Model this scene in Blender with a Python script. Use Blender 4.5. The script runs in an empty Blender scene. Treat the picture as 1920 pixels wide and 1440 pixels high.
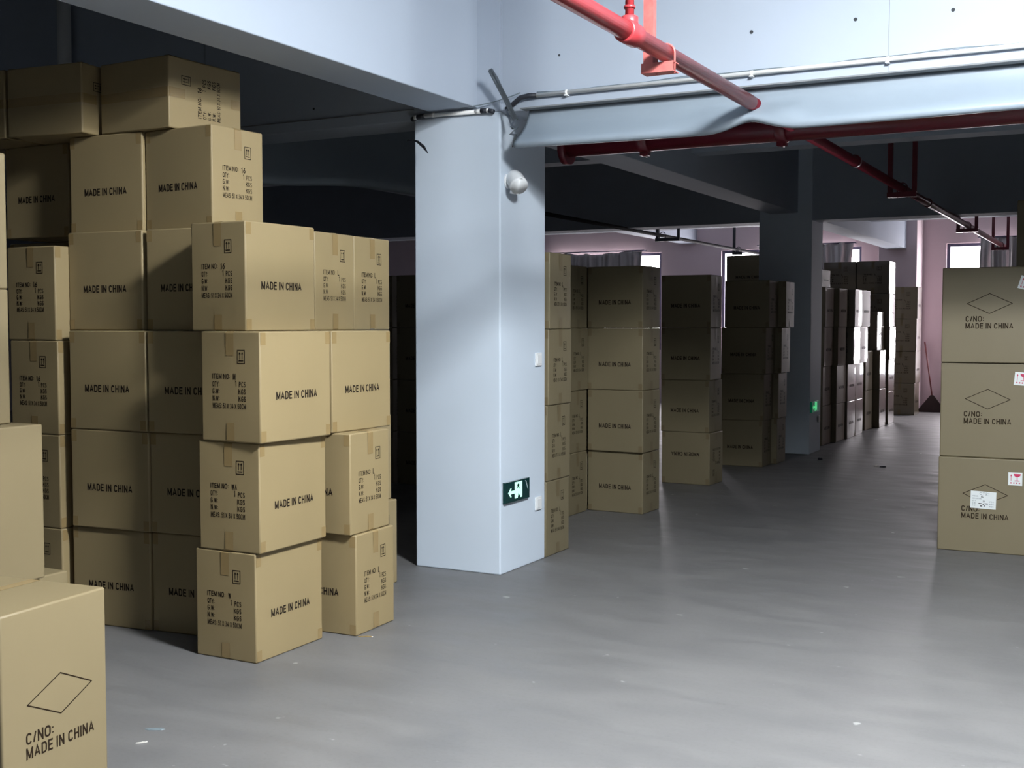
import bpy, bmesh, math, random
from mathutils import Matrix, Vector
R=math.radians; PI=math.pi
random.seed(4)
SC=bpy.context.scene; COL=SC.collection

# ---------------------------------------------------------------- camera
H=1.56
cam=bpy.data.cameras.new('camera'); camo=bpy.data.objects.new('camera',cam); COL.objects.link(camo)
cam.sensor_fit='HORIZONTAL'; cam.sensor_width=36.0; cam.lens=2200.0/1920*36.0
cam.clip_start=.05; cam.clip_end=200
camo.location=(0,0,H)
camo.rotation_euler=(R(90-2.9),0,R(28.08))
SC.camera=camo
# ---------------------------------------------------------------- world + exposure
SC.view_settings.view_transform='Standard'; SC.view_settings.look='None'
SC.view_settings.gamma=1; SC.view_settings.use_curve_mapping=False
SC.view_settings.exposure=0.0
W=bpy.data.worlds.new('sky'); SC.world=W; W.use_nodes=True
bg=W.node_tree.nodes['Background']; bg.inputs[0].default_value=(1.0,.935,.98,1); bg.inputs[1].default_value=14.0
# ---------------------------------------------------------------- lights: one bare globe lamp over the near aisle, daylight through the far windows
def area(name,loc,sx,sy,power,color,rot=(0,0,0)):
    l=bpy.data.lights.new(name,'AREA'); l.shape='RECTANGLE'; l.size=sx; l.size_y=sy; l.energy=power; l.color=color
    o=bpy.data.objects.new(name,l); COL.objects.link(o); o.location=loc; o.rotation_euler=rot; return o
KEY=(-.10,3.25,3.6)
pl=bpy.data.lights.new('globe_lamp_light','POINT'); pl.energy=475; pl.shadow_soft_size=.24; pl.color=(.94,.975,1.0)
plo=bpy.data.objects.new('globe_lamp_light',pl); COL.objects.link(plo); plo.location=KEY
area('shade_lamp_light',(KEY[0],KEY[1],KEY[2]+.27),.55,.55,470,(.94,.975,1.0))
# a weaker ceiling panel further back
REAR=(-1.3,-2.6,3.98)
area('ceiling_panel_light',REAR,1.1,.5,95,(.93,.97,1.0))
# ---------------------------------------------------------------- materials
def mat(name,col,rough=.6,metal=0,noise=0,scale=6,bump=0,bscale=40,col2=None,spec=.5,emit=0,emcol=None,coat=0,detail=4,stretch=None):
    m=bpy.data.materials.new(name); m.use_nodes=True; nt=m.node_tree; b=nt.nodes['Principled BSDF']
    b.inputs['Roughness'].default_value=rough; b.inputs['Metallic'].default_value=metal
    b.inputs['Specular IOR Level'].default_value=spec; b.inputs['Coat Weight'].default_value=coat
    c=(*col,1); b.inputs['Base Color'].default_value=c
    tc=nt.nodes.new('ShaderNodeTexCoord'); src=tc.outputs['Object']
    if stretch:
        mp=nt.nodes.new('ShaderNodeMapping'); mp.inputs['Scale'].default_value=stretch; nt.links.new(src,mp.inputs[0]); src=mp.outputs[0]
    if noise:
        n=nt.nodes.new('ShaderNodeTexNoise'); n.inputs['Scale'].default_value=scale; n.inputs['Detail'].default_value=detail
        nt.links.new(src,n.inputs['Vector'])
        r=nt.nodes.new('ShaderNodeValToRGB'); r.color_ramp.elements[0].position=.5-noise; r.color_ramp.elements[1].position=.5+noise
        r.color_ramp.elements[0].color=(*(col2 or [x*.85 for x in col]),1); r.color_ramp.elements[1].color=c
        nt.links.new(n.outputs['Fac'],r.inputs[0]); nt.links.new(r.outputs[0],b.inputs['Base Color'])
    if bump:
        n2=nt.nodes.new('ShaderNodeTexNoise'); n2.inputs['Scale'].default_value=bscale; n2.inputs['Detail'].default_value=3
        nt.links.new(src,n2.inputs['Vector']); bp=nt.nodes.new('ShaderNodeBump'); bp.inputs['Strength'].default_value=bump; bp.inputs['Distance'].default_value=.01
        nt.links.new(n2.outputs['Fac'],bp.inputs['Height']); nt.links.new(bp.outputs[0],b.inputs['Normal'])
    if emit:
        b.inputs['Emission Color'].default_value=(*(emcol or col),1); b.inputs['Emission Strength'].default_value=emit
    return m
CARD=(.285,.218,.110)
M={}
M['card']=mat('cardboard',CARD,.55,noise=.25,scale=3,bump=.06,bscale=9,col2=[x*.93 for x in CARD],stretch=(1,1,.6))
M['cardShade']=mat('cardboard_olive_shaded',(.185,.155,.092),.5,noise=.25,scale=3,bump=.06,bscale=9,col2=(.172,.144,.084),stretch=(1,1,.6))  # board colour darkened to carry the shade beyond the near pillar
M['cardF']=mat('cardboard_film_wrapped_shaded',(.15,.125,.085),.35,noise=.25,scale=3,bump=.06,bscale=9,col2=(.14,.117,.08),coat=1.0,spec=.5)  # glossy film over board, base colour darkened for the far shade
M['card2']=mat('cardboard_plain',(.235,.185,.10),.5,noise=.25,scale=3,bump=.05,bscale=9,col2=(.222,.175,.094))
M['tape']=mat('clear_tan_tape',(.26,.185,.085),.22,spec=.6)
M['tapeShade']=mat('brown_tape_shaded',(.15,.118,.065),.4,spec=.4)  # tape colour darkened to match the shaded boards
M['ctape']=mat('clear_tape',(.50,.40,.25),.12,spec=.8,coat=.5,bump=.3,bscale=30)
M['ink']=mat('black_print_ink',(.016,.011,.008),.9,spec=.1)
M['ink2']=mat('brown_print_ink',(.022,.014,.008),.9,spec=.1)
M['paint']=mat('pale_blue_white_paint',(.61,.69,.785),.65,noise=.2,scale=2.2,bump=.08,bscale=5,col2=(.585,.665,.755))
M['beam']=mat('white_concrete_paint',(.395,.445,.52),.7,noise=.2,scale=1.7,bump=.08,bscale=4,col2=(.378,.427,.50))
M['ceil']=mat('ceiling_paint',(.50,.56,.62),.8,noise=.2,scale=2)
M['wallp']=mat('far_wall_paint',(.64,.53,.56),.8,noise=.2,scale=1.2,col2=(.61,.50,.53))
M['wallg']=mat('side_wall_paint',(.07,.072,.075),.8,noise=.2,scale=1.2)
M['line']=mat('seam_grey',(.20,.21,.22),.8)
M['lineb']=mat('matt_black_paint',(.02,.02,.025),.75,spec=.2)
M['hole']=mat('tie_hole_dark',(.03,.035,.04),.8)
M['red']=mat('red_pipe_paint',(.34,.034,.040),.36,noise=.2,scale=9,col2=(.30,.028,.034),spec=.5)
M['redShade']=mat('red_pipe_paint_shaded',(.13,.012,.022),.3,noise=.2,scale=9,col2=(.11,.010,.018))  # red pipe paint with the backlit shade put into its colour
M['redflat']=mat('red_channel_paint',(.42,.085,.08),.5,noise=.25,scale=30,col2=(.46,.14,.12))
M['pvc']=mat('white_conduit_plastic',(.82,.82,.80),.4)
M['blk']=mat('black_rubber',(.02,.022,.03),.5)
M['steel']=mat('crumpled_zinc_strip',(.13,.15,.17),.35,metal=.5,noise=.2,scale=18,bump=.5,bscale=30)
M['alu']=mat('window_frame_dark_aluminium',(.07,.07,.12),.4,metal=.2)
M['sheet']=mat('grey_white_pvc_sheet',(.255,.305,.355),.35,noise=.15,scale=2,bump=.06,bscale=6,col2=(.24,.288,.337))
M['curt']=mat('silver_grey_curtain',(.42,.40,.40),.35,metal=.3,bump=.15,bscale=12)
M['wht']=mat('white_plastic',(.78,.80,.81),.35)
M['lens']=mat('lamp_lens_grey',(.45,.50,.53),.12,spec=.7)
M['sgreen']=mat('exit_panel_dark_green',(.004,.035,.035),.12,spec=.5,coat=.6)
M['sglow']=mat('exit_symbol_glow',(.55,.9,.72),.5,emit=.62,emcol=(.50,1,.74))
M['sglow2']=mat('exit_symbol_glow_far',(.2,.9,.4),.5,emit=.5,emcol=(.12,1,.38))
M['sdark']=mat('exit_panel_lit_green',(.0,.16,.08),.3,emit=.05,emcol=(.0,.7,.33))
M['label']=mat('white_label_paper',(.72,.76,.76),.5)
M['lred']=mat('label_red_print',(.52,.03,.10),.5)
M['lgrey']=mat('label_grey_print',(.16,.20,.22),.6)
M['brush']=mat('broom_bristles',(.03,.018,.018),.9)
M['handle']=mat('broom_handle_red',(.12,.025,.025),.4)
M['paper']=mat('scrap_paper',(.62,.60,.55),.6)
M['dust']=mat('dark_scrap',(.03,.03,.04),.7)
# floor: worn power-trowelled concrete
def floor_mat():
    m=bpy.data.materials.new('grey_concrete_floor'); m.use_nodes=True; nt=m.node_tree; L=nt.links; b=nt.nodes['Principled BSDF']
    tc=nt.nodes.new('ShaderNodeTexCoord')
    def noise(s,d,rot=0,st=(1,1,1),dist=0):
        mp=nt.nodes.new('ShaderNodeMapping'); mp.inputs['Scale'].default_value=st; mp.inputs['Rotation'].default_value=(0,0,rot)
        L.new(tc.outputs['Object'],mp.inputs[0]); n=nt.nodes.new('ShaderNodeTexNoise'); n.inputs['Scale'].default_value=s; n.inputs['Detail'].default_value=d
        n.inputs['Distortion'].default_value=dist
        L.new(mp.outputs[0],n.inputs['Vector']); return n.outputs['Fac']
    a=noise(.7,5,.3,(1,1,1),1.0); c=noise(2.2,7,.5,(1,2.6,1),.6); d=noise(55,3)
    def ramp(f,p0,c0,p1,c1):
        r=nt.nodes.new('ShaderNodeValToRGB'); e=r.color_ramp.elements; e[0].position=p0;e[0].color=(*c0,1);e[1].position=p1;e[1].color=(*c1,1)
        L.new(f,r.inputs[0]); return r.outputs[0]
    def mix(k,f,x,y):
        n=nt.nodes.new('ShaderNodeMix'); n.data_type='RGBA'; n.blend_type=k
        if isinstance(f,float): n.inputs[0].default_value=f
        else: L.new(f,n.inputs[0])
        L.new(x,n.inputs[6]); L.new(y,n.inputs[7]); return n.outputs[2]
    base=ramp(a,.3,(.128,.127,.127),.7,(.156,.153,.151))
    br=ramp(c,.35,(.94,.94,.95),.68,(1.05,1.045,1.04))
    x=mix('MULTIPLY',1.0,base,br)
    sp=ramp(d,.30,(.90,.90,.90),.5,(1,1,1)); x=mix('MULTIPLY',.7,x,sp)
    fl=noise(9,2); wh=ramp(fl,.735,(0,0,0),.76,(1,1,1))
    rgb=nt.nodes.new('ShaderNodeRGB'); rgb.outputs[0].default_value=(.30,.30,.29,1)
    x=mix('MIX',wh,x,rgb.outputs[0])
    L.new(x,b.inputs['Base Color'])
    rr=ramp(c,.3,(.42,.42,.42),.7,(.58,.58,.58)); L.new(rr,b.inputs['Roughness'])
    wv=noise(3.2,3,-.05,(1,5,1),.8)
    bp=nt.nodes.new('ShaderNodeBump'); bp.inputs['Strength'].default_value=.10; bp.inputs['Distance'].default_value=.012
    L.new(wv,bp.inputs['Height']); L.new(bp.outputs[0],b.inputs['Normal'])
    return m
M['floor']=floor_mat()

# ---------------------------------------------------------------- helpers
def add_box(bm,lo,hi,mi=0,mx=None):
    x0,y0,z0=lo;x1,y1,z1=hi
    vs=[bm.verts.new(p) for p in ((x0,y0,z0),(x1,y0,z0),(x1,y1,z0),(x0,y1,z0),(x0,y0,z1),(x1,y0,z1),(x1,y1,z1),(x0,y1,z1))]
    if mx: 
        for v in vs: v.co=mx@v.co
    for f in ((0,3,2,1),(4,5,6,7),(0,1,5,4),(1,2,6,5),(2,3,7,6),(3,0,4,7)):
        q=bm.faces.new([vs[i] for i in f]); q.material_index=mi
    return vs
def add_tube(bm,pts,r,n=16,mi=0,caps=True):
    pts=[Vector(p) for p in pts]; rings=[]; up=None
    for i,p in enumerate(pts):
        t=(pts[min(i+1,len(pts)-1)]-pts[max(i-1,0)]).normalized()
        if up is None: up=Vector((0,0,1)) if abs(t.z)<.9 else Vector((1,0,0))
        a=t.cross(up).normalized(); up=a.cross(t).normalized()
        rr=r[i] if isinstance(r,(list,tuple)) else r
        rings.append([bm.verts.new(p+a*(rr*math.cos(2*PI*k/n))+up*(rr*math.sin(2*PI*k/n))) for k in range(n)])
    for a,b in zip(rings,rings[1:]):
        for k in range(n):
            f=bm.faces.new((a[k],a[(k+1)%n],b[(k+1)%n],b[k])); f.smooth=True; f.material_index=mi
    if caps:
        bm.faces.new(rings[0][::-1]).material_index=mi; bm.faces.new(rings[-1]).material_index=mi
def mesh_of(name,bm,mats):
    bmesh.ops.recalc_face_normals(bm,faces=bm.faces)
    me=bpy.data.meshes.new(name); bm.to_mesh(me); bm.free()
    for m in (mats if isinstance(mats,(list,tuple)) else [mats]): me.materials.append(m)
    return me
def obj(name,bm,mats,parent=None,loc=None,bevel=0):
    me=mesh_of(name,bm,mats) if isinstance(bm,bmesh.types.BMesh) else bm
    o=bpy.data.objects.new(name,me); COL.objects.link(o)
    if parent: o.parent=parent
    if loc: o.location=loc
    if bevel:
        b=o.modifiers.new('bevel','BEVEL'); b.width=bevel; b.segments=2; b.limit_method='ANGLE'
    return o
def tag(o,label,cat,group=None,kind=None):
    o['label']=label; o['category']=cat
    if group: o['group']=group
    if kind: o['kind']=kind
    return o
def struct(name,bm,mats,label=None,bevel=0):
    o=obj(name,bm,mats,bevel=bevel); o['kind']='structure'
    if label: o['label']=label; o['category']=name.split('_')[0]
    return o
def thing(name,label,cat,loc=(0,0,0),rz=0,group=None):
    o=bpy.data.objects.new(name,None); COL.objects.link(o); o.location=loc; o.rotation_euler=(0,0,rz); o.empty_display_size=.1
    return tag(o,label,cat,group)
def bx(*a,**k):
    bm=bmesh.new()
    for lo,hi in a: add_box(bm,lo,hi,**k)
    return bm
def _arc(cx,cy,rx,ry,a0,a1,n=7): return [(cx+rx*math.cos(R(a0+(a1-a0)*k/n)),cy+ry*math.sin(R(a0+(a1-a0)*k/n))) for k in range(n+1)]
# block capitals as centre lines in a cell w wide and 1 high
GL={'A':(.60,[[(0,0),(.30,1),(.60,0)],[(.12,.30),(.48,.30)]]),'C':(.54,[_arc(.29,.72,.25,.28,20,180)+_arc(.29,.28,.25,.28,180,340)]),
'D':(.52,[[(0,0),(0,1),(.24,1)]+_arc(.24,.72,.28,.28,90,0)+_arc(.24,.28,.28,.28,0,-90)+[(0,0)]]),'E':(.44,[[(.44,1),(0,1),(0,0),(.44,0)],[(0,.52),(.40,.52)]]),
'G':(.54,[_arc(.28,.72,.26,.28,20,180)+_arc(.28,.28,.26,.28,180,350)+[(.54,.45),(.32,.45)]]),'H':(.50,[[(0,0),(0,1)],[(.5,0),(.5,1)],[(0,.52),(.5,.52)]]),
'I':(.02,[[(.01,0),(.01,1)]]),'K':(.50,[[(0,0),(0,1)],[(.48,1),(.02,.42)],[(.18,.60),(.50,0)]]),'L':(.42,[[(0,1),(0,0),(.42,0)]]),
'M':(.66,[[(0,0),(0,1)],[(.02,1),(.33,.04)],[(.33,.04),(.64,1)],[(.66,1),(.66,0)]]),'N':(.52,[[(0,0),(0,1)],[(.01,1),(.51,0)],[(.52,0),(.52,1)]]),'O':(.56,[_arc(.28,.72,.28,.28,0,180)+_arc(.28,.28,.28,.28,180,360)+[(.56,.72)]]),
'P':(.46,[[(0,0),(0,1),(.24,1)]+_arc(.24,.76,.22,.24,90,-90)+[(0,.52)]]),'Q':(.56,[_arc(.28,.72,.28,.28,0,180)+_arc(.28,.28,.28,.28,180,360)+[(.56,.72)],[(.32,.22),(.58,-.04)]]),
'R':(.48,[[(0,0),(0,1),(.24,1)]+_arc(.24,.76,.22,.24,90,-90)+[(0,.52)],[(.26,.52),(.48,0)]]),
'S':(.46,[_arc(.24,.76,.22,.24,20,270)+_arc(.24,.26,.22,.26,90,-160)]),'T':(.50,[[(0,1),(.5,1)],[(.25,1),(.25,0)]]),'W':(.78,[[(0,1),(.19,0)],[(.19,0),(.39,.95)],[(.39,.95),(.59,0)],[(.59,0),(.78,1)]]),
'X':(.52,[[(0,0),(.52,1)],[(0,1),(.52,0)]]),'Y':(.52,[[(0,1),(.26,.48),(.52,1)],[(.26,.48),(.26,0)]]),'/':(.22,[[(0,-.02),(.22,1.02)]]),
':':(.04,[[(.02,.10),(.02,.24)],[(.02,.62),(.02,.76)]]),'.':(.04,[[(.02,.0),(.02,.12)]]),'0':(.44,[_arc(.22,.74,.22,.26,0,180)+_arc(.22,.26,.22,.26,180,360)+[(.44,.74)]]),
'1':(.18,[[(0,.78),(.16,1),(.16,0)]]),'2':(.44,[_arc(.22,.74,.22,.26,170,-20)+[(0,0),(.44,0)]]),'3':(.42,[_arc(.20,.76,.20,.24,150,-90)+_arc(.20,.26,.22,.26,90,-150)]),
'4':(.46,[[(.34,0),(.34,1),(0,.30),(.46,.30)]]),'5':(.42,[[(.40,1),(.06,1),(.03,.54)]+_arc(.20,.32,.22,.32,110,-150)]),'6':(.44,[[(.36,1),(.06,.48)]+_arc(.22,.28,.22,.28,160,-200)])}
_tc={}
def text_geo(s,bold=.0):
    """block lettering built from thick strokes: (verts,faces) normalised to its own box 0..1"""
    if (s,bold) in _tc: return _tc[(s,bold)]
    t=.135+bold*3.0; v=[];f=[];x=0
    for ch in s:
        if ch==' ': x+=.34; continue
        w,ls=GL[ch]
        for l in ls:
            P=[Vector((x+a,t/2+b*(1-t))) for a,b in l]; P=[p for i,p in enumerate(P) if i==0 or (p-P[i-1]).length>1e-4]; n=len(P); L=[];Rr=[]
            closed=(P[0]-P[-1]).length<1e-6
            for i,p in enumerate(P):
                d0=(P[i]-P[i-1]).normalized() if i>0 else ((P[0]-P[-2]).normalized() if closed else (P[1]-P[0]).normalized())
                d1=(P[i+1]-P[i]).normalized() if i<n-1 else ((P[1]-P[0]).normalized() if closed else d0)
                m=d0+d1; m=m.normalized() if m.length>.25 else d1
                nn=Vector((-m.y,m.x)); k=min(1.9,1/max(.3,nn.dot(Vector((-d1.y,d1.x)))))*t/2
                e=Vector((0,0)) if closed else (-d1*t*.5 if i==0 else (d0*t*.5 if i==n-1 else Vector((0,0))))
                if not closed and i in (0,n-1) and abs(d1.x)>.2 and abs(d1.y)>.2: e*=.2
                if ch in ':.' : e=Vector((0,0))
                L.append(p+nn*k+e);Rr.append(p-nn*k+e)
            b=len(v); v+= [tuple(q) for q in L]+[tuple(q) for q in Rr]
            for i in range(n-1): f.append((b+i,b+n+i,b+n+i+1,b+i+1))
        x+=w+t+.15
    x0=min(a for a,b in v);x1=max(a for a,b in v);y0=0;y1=1
    v=[((a-x0)/(x1-x0 or 1),(b-y0)/(y1-y0)) for a,b in v]
    _tc[(s,bold)]=(v,f); return v,f
def bulge(u,w,k=.0025): return k*max(0,1-(2*u-1)**2)*max(0,1-(2*w-1)**2)
class Face:
    """a printed face of a carton: origin o (lower left), right vector r, up vector u (unit), size w x h"""
    def __init__(s,bm,o,r,u,w,h): s.bm=bm;s.o=Vector(o);s.r=Vector(r);s.u=Vector(u);s.w=w;s.h=h;s.n=s.r.cross(s.u)
    def P(s,x,y,off=.0007): return s.o+s.r*x+s.u*y+s.n*(off+bulge(x/s.w,y/s.h))
    def poly(s,pts,mi=1,off=.0007):
        f=s.bm.faces.new([s.bm.verts.new(s.P(x,y,off)) for x,y in pts]); f.material_index=mi; return f
    def rect(s,x0,y0,x1,y1,mi=1,off=.0007): s.poly([(x0,y0),(x1,y0),(x1,y1),(x0,y1)],mi,off)
    def text(s,t,x0,y0,x1,y1,mi=1,bold=.02,off=.0007):
        v,f=text_geo(t,bold); vs=[s.bm.verts.new(s.P(x0+a*(x1-x0),y0+b*(y1-y0),off)) for a,b in v]
        for q in f:
            try: s.bm.faces.new([vs[i] for i in q]).material_index=mi
            except ValueError: pass
    def line(s,a,b,t,mi=1,off=.0007):
        a=Vector(a);b=Vector(b);d=(b-a).normalized();n=Vector((-d.y,d.x))*t/2; a=a-d*t/3; b=b+d*t/3
        s.poly([tuple(a-n),tuple(b-n),tuple(b+n),tuple(a+n)],mi,off)
def carton_body(w,d,h):
    bm=bmesh.new(); add_box(bm,(-w/2,-d/2,0),(w/2,d/2,h))
    bmesh.ops.bevel(bm,geom=list(bm.edges),offset=.007,segments=2,affect='EDGES',profile=.5)
    for f in bm.faces: f.smooth=f.calc_area()<.02
    # divide the big faces so they can swell a little
    big=[f for f in bm.faces if f.calc_area()>.02]
    es=list({e for f in big for e in f.edges})
    bmesh.ops.subdivide_edges(bm,edges=es,cuts=5,use_grid_fill=True)
    for v in bm.verts:
        x,y,z=v.co
        if abs(abs(x)-w/2)<1e-5: v.co.x+=math.copysign(bulge((y+d/2)/d,z/h),x)
        elif abs(abs(y)-d/2)<1e-5: v.co.y+=math.copysign(bulge((x+w/2)/w,z/h),y)
    return bm
def faces_of(bm,w,d,h):
    return {'F':Face(bm,(-w/2,-d/2,0),(1,0,0),(0,0,1),w,h),'B':Face(bm,(w/2,d/2,0),(-1,0,0),(0,0,1),w,h),
            'R':Face(bm,(w/2,-d/2,0),(0,1,0),(0,0,1),d,h),'L':Face(bm,(-w/2,d/2,0),(0,-1,0),(0,0,1),d,h)}
def print_item(F,no,qty):
    w,h=F.w,F.h; X=lambda a:a*w; Y=lambda a:(1-a)*h
    # this-way-up mark
    x0,x1,y0,y1=X(.625),X(.755),Y(.29),Y(.165); t=.0035
    F.rect(x0,y0,x1,y0+t);F.rect(x0,y1-t,x1,y1);F.rect(x0,y0+t,x0+t,y1-t);F.rect(x1-t,y0+t,x1,y1-t)
    iw=x1-x0; F.rect(x0+iw*.2,y0+.011,x1-iw*.2,y0+.016)
    for k in (.34,.66):
        c=x0+iw*k; F.rect(c-.0015,y0+.020,c+.0015,y1-.018); F.poly([(c-.006,y1-.020),(c+.006,y1-.020),(c,y1-.009)])
    ch=.0245
    def row(v,l,wl,r=None,wr=0,xr=.765):
        y=Y(v)-ch/2; F.text(l,X(.2),y,X(.2)+wl*w,y+ch,bold=.008)
        if r: F.text(r,X(xr)-wr*w,y,X(xr),y+ch,bold=.008)
    row(.405,'ITEM NO:',.30); F.text(no,X(.555),Y(.405)-.015,X(.555)+.035*len(no)*w*1.2,Y(.405)+.014,bold=.01)
    row(.475,'QTY:',.12,'PCS',.11); row(.54,'G.W:',.12,'KGS',.12); row(.605,'N.W:',.12,'KGS',.12); row(.672,'MEAS: 51 X 34 X 50CM',.565)
    if qty: F.text(qty,X(.59),Y(.475)-.010,X(.61),Y(.475)+.018,bold=0)
def print_made(F): F.text('MADE IN CHINA',F.w*.21,F.h*.382,F.w*.79,F.h*.456,bold=.018)
def print_diamond(F,dc=.285,dw=.285,dh=.135,cy=.25,x=.5,ty=.36):
    w,h=F.w,F.h; c=Vector((x*w,h*(1-cy))); a,b=dw/2,dh/2; P=[c+Vector(q) for q in ((-a,0),(0,-b),(a,0),(0,b))]
    for i in range(4): F.line(P[i],P[(i+1)%4],.0042,mi=1)
    y=h*(1-ty)-.038
    F.text('C/NO:',c.x-a-.008,y,c.x-a+.108,y+.038,bold=.012)
    F.text('MADE IN CHINA',c.x-a-.008,y-.048,c.x+a+.008,y-.010,bold=.012)
def carton_tapes(w,d,h,kind):
    """list of (name, bmesh): tape strips folded over the edges"""
    out=[]; e=.0012; tw=.024
    def strip(top,L):
        bm=bmesh.new(); z=h if top else 0; s=1 if top else -1; n=12; l=L
        pr=[( -d/2-e-.0015,z-s*l),( -d/2-e-.0015,z-s*.008),( -d/2+.006,z+s*e),( 0,z+s*e),( d/2-.006,z+s*e),( d/2+e+.0015,z-s*.008),( d/2+e+.0015,z-s*l)]
        if not top: pr=[(y,max(zz,-.0004) if abs(y)<d/2 else zz) for y,zz in pr]
        vs=[[bm.verts.new((x,y,zz)) for y,zz in pr] for x in (-tw,tw)]
        for i in range(len(pr)-1): bm.faces.new((vs[0][i],vs[1][i],vs[1][i+1],vs[0][i+1]))
        return bm
    if kind=='P':
        out.append(('packing_tape',strip(True,.10+.02*random.random()))); out.append(('packing_tape',strip(False,.075+.02*random.random())))
    return out
MESH={}
def carton_mesh(kind,no='L',qty='1',dims=None,board=None):
    key=(kind,no,qty,dims,board)
    if key in MESH: return MESH[key]
    w,d,h=dims or {'P':(.36,.50,.5088),'K':(.62,.46,.6485)}[kind]
    bm=carton_body(w,d,h); fs=faces_of(bm,w,d,h)
    if kind=='P':
        for k in 'FB': print_item(fs[k],no,qty)
        for k in 'LR':
            F=fs[k]; print_made(F)
            for x0 in (.004,F.w-.038):
                F.rect(x0,h-.062,x0+.034,h-.006,2); F.rect(x0,.006,x0+.034,.056,2)
        mats=[M['card'],M['ink'],M['tape']]
    elif kind=='N': mats=[M['card2'],M['ink2']]
    else:
        for k in 'FB': print_diamond(fs[k],x=.49,cy=.38,ty=.51)
        for k in 'LR': print_diamond(fs[k],x=.53,cy=.47,ty=.607)
        mats=[M['card2'],M['ink2'],M['tape']]
        q=bm.faces.new([bm.verts.new(p) for p in ((-.024,-d/2+.008,h+.0006),(.024,-d/2+.008,h+.0006),(.024,d/2-.008,h+.0006),(-.024,d/2-.008,h+.0006))]); q.material_index=2
        # flap seam on top
        for y in (-.001,): pass
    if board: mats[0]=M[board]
    me=bpy.data.meshes.new('carton'); bm.normal_update(); bm.to_mesh(me); bm.free()
    for m in mats: me.materials.append(m)
    if board and kind=='P': me.materials[2]=M['tapeShade']
    tp=[(n,mesh_of('tape',b,M['tapeShade' if board else 'tape'])) for n,b in carton_tapes(w,d,h,kind)]
    MESH[key]=(me,tp,(w,d,h)); return MESH[key]
STACK_H={}
def carton(x,y,z,a,kind,label,group,no='L',qty='1',dims=None,flip=False,tapes=True):
    """x,y = lower near-right corner as it stands; kind P (item face to the front), Q (same carton turned a quarter), K (diamond carton)"""
    base='P' if kind in 'PQ' else kind
    me,tp,(w,d,h)=carton_mesh(base,no,qty,dims,('cardF' if x<-3 and (16.1<y<17 or y>18.1) else 'cardShade' if y>6.8 else None))  # boards past the near pillar take shade-darkened colours
    ar=R(a); fw,fd=(d,w) if kind=='Q' else (w,d)
    cx=x-math.cos(ar)*fw/2-math.sin(ar)*fd/2; cy=y-math.sin(ar)*fw/2+math.cos(ar)*fd/2
    o=bpy.data.objects.new('cardboard_box',me); COL.objects.link(o)
    rz=ar+(PI/2 if kind=='Q' else 0)
    if flip: o.matrix_world=Matrix.Translation((cx,cy,z+h))@Matrix.Rotation(rz,4,'Z')@Matrix.Rotation(PI,4,'X')
    else: o.location=(cx,cy,z); o.rotation_euler=(0,0,rz)
    tag(o,label,'box',group)
    if tapes:
        for n,t in tp:
            c=bpy.data.objects.new(n,t); COL.objects.link(c); c.parent=o
    return o
ORD=['bottom','second','third','fourth','fifth']
# ---------------------------------------------------------------- the building
YF=22.15; XL=-18.0; XR=3.0; YB=-4.0; ZC=4.15
struct('floor',bx(((XL-.2,YB-.2,-.15),(XR+.2,YF+.3,0))),M['floor'])
struct('ceiling',bx(((XL-.2,YB-.2,ZC),(XR+.2,YF+.3,ZC+.2))),M['ceil'])
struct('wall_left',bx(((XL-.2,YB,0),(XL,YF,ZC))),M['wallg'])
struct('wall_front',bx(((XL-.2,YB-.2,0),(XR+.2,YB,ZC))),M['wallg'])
# far wall with window openings
WZ0,WZ1=1.05,3.0
wins=[(-11.1,-8.44),(-7.2,-4.53),(-3.05,-.40)]; WSILL=[1.05,1.05,.6]
bm=bmesh.new(); xs=[XL-.2]+[v for w in wins for v in w]+[XR+.2]
for i in range(0,len(xs),2): add_box(bm,(xs[i],YF,0),(xs[i+1],YF+.22,ZC))
for (a,b),WZ0 in zip(wins,WSILL): add_box(bm,(a,YF,0),(b,YF+.22,WZ0)); add_box(bm,(a,YF,WZ1),(b,YF+.22,ZC))
struct('wall_back',bm,M['wallp'])
# right wall with a tall window bay near the far end
RW=(20.95,22.05); RZ=(.15,3.1)
bm=bmesh.new()
add_box(bm,(XR,YB,0),(XR+.2,RW[0],ZC)); add_box(bm,(XR,RW[1],0),(XR+.2,YF,ZC)); add_box(bm,(XR,RW[0],0),(XR+.2,RW[1],RZ[0])); add_box(bm,(XR,RW[0],RZ[1]),(XR+.2,RW[1],ZC))
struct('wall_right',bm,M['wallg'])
def window(n,plane,a,b,z0,z1):
    """a framed two-light window; plane 'y' (far wall) or 'x' (right wall)"""
    t=.055; d0,d1=.06,.13
    def slab(a0,a1,b0,b1,e0=d0,e1=d1):
        return ((a0,YF+e0,b0),(a1,YF+e1,b1)) if plane=='y' else ((XR+e0,a0,b0),(XR+e1,a1,b1))
    m=(a+b)/2
    bm=bx(slab(a,a+t,z0,z1),slab(b-t,b,z0,z1),slab(a+t,b-t,z0,z0+t),slab(a+t,b-t,z1-t,z1),slab(m-t/2,m+t/2,z0+t,z1-t))
    o=struct('window_%d'%n,bm,M['alu'],bevel=.004); return o
for i,(a,b) in enumerate(wins): window(i+1,'y',a,b,WSILL[i],WZ1)
window(4,'x',RW[0],RW[1],*RZ)
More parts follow.
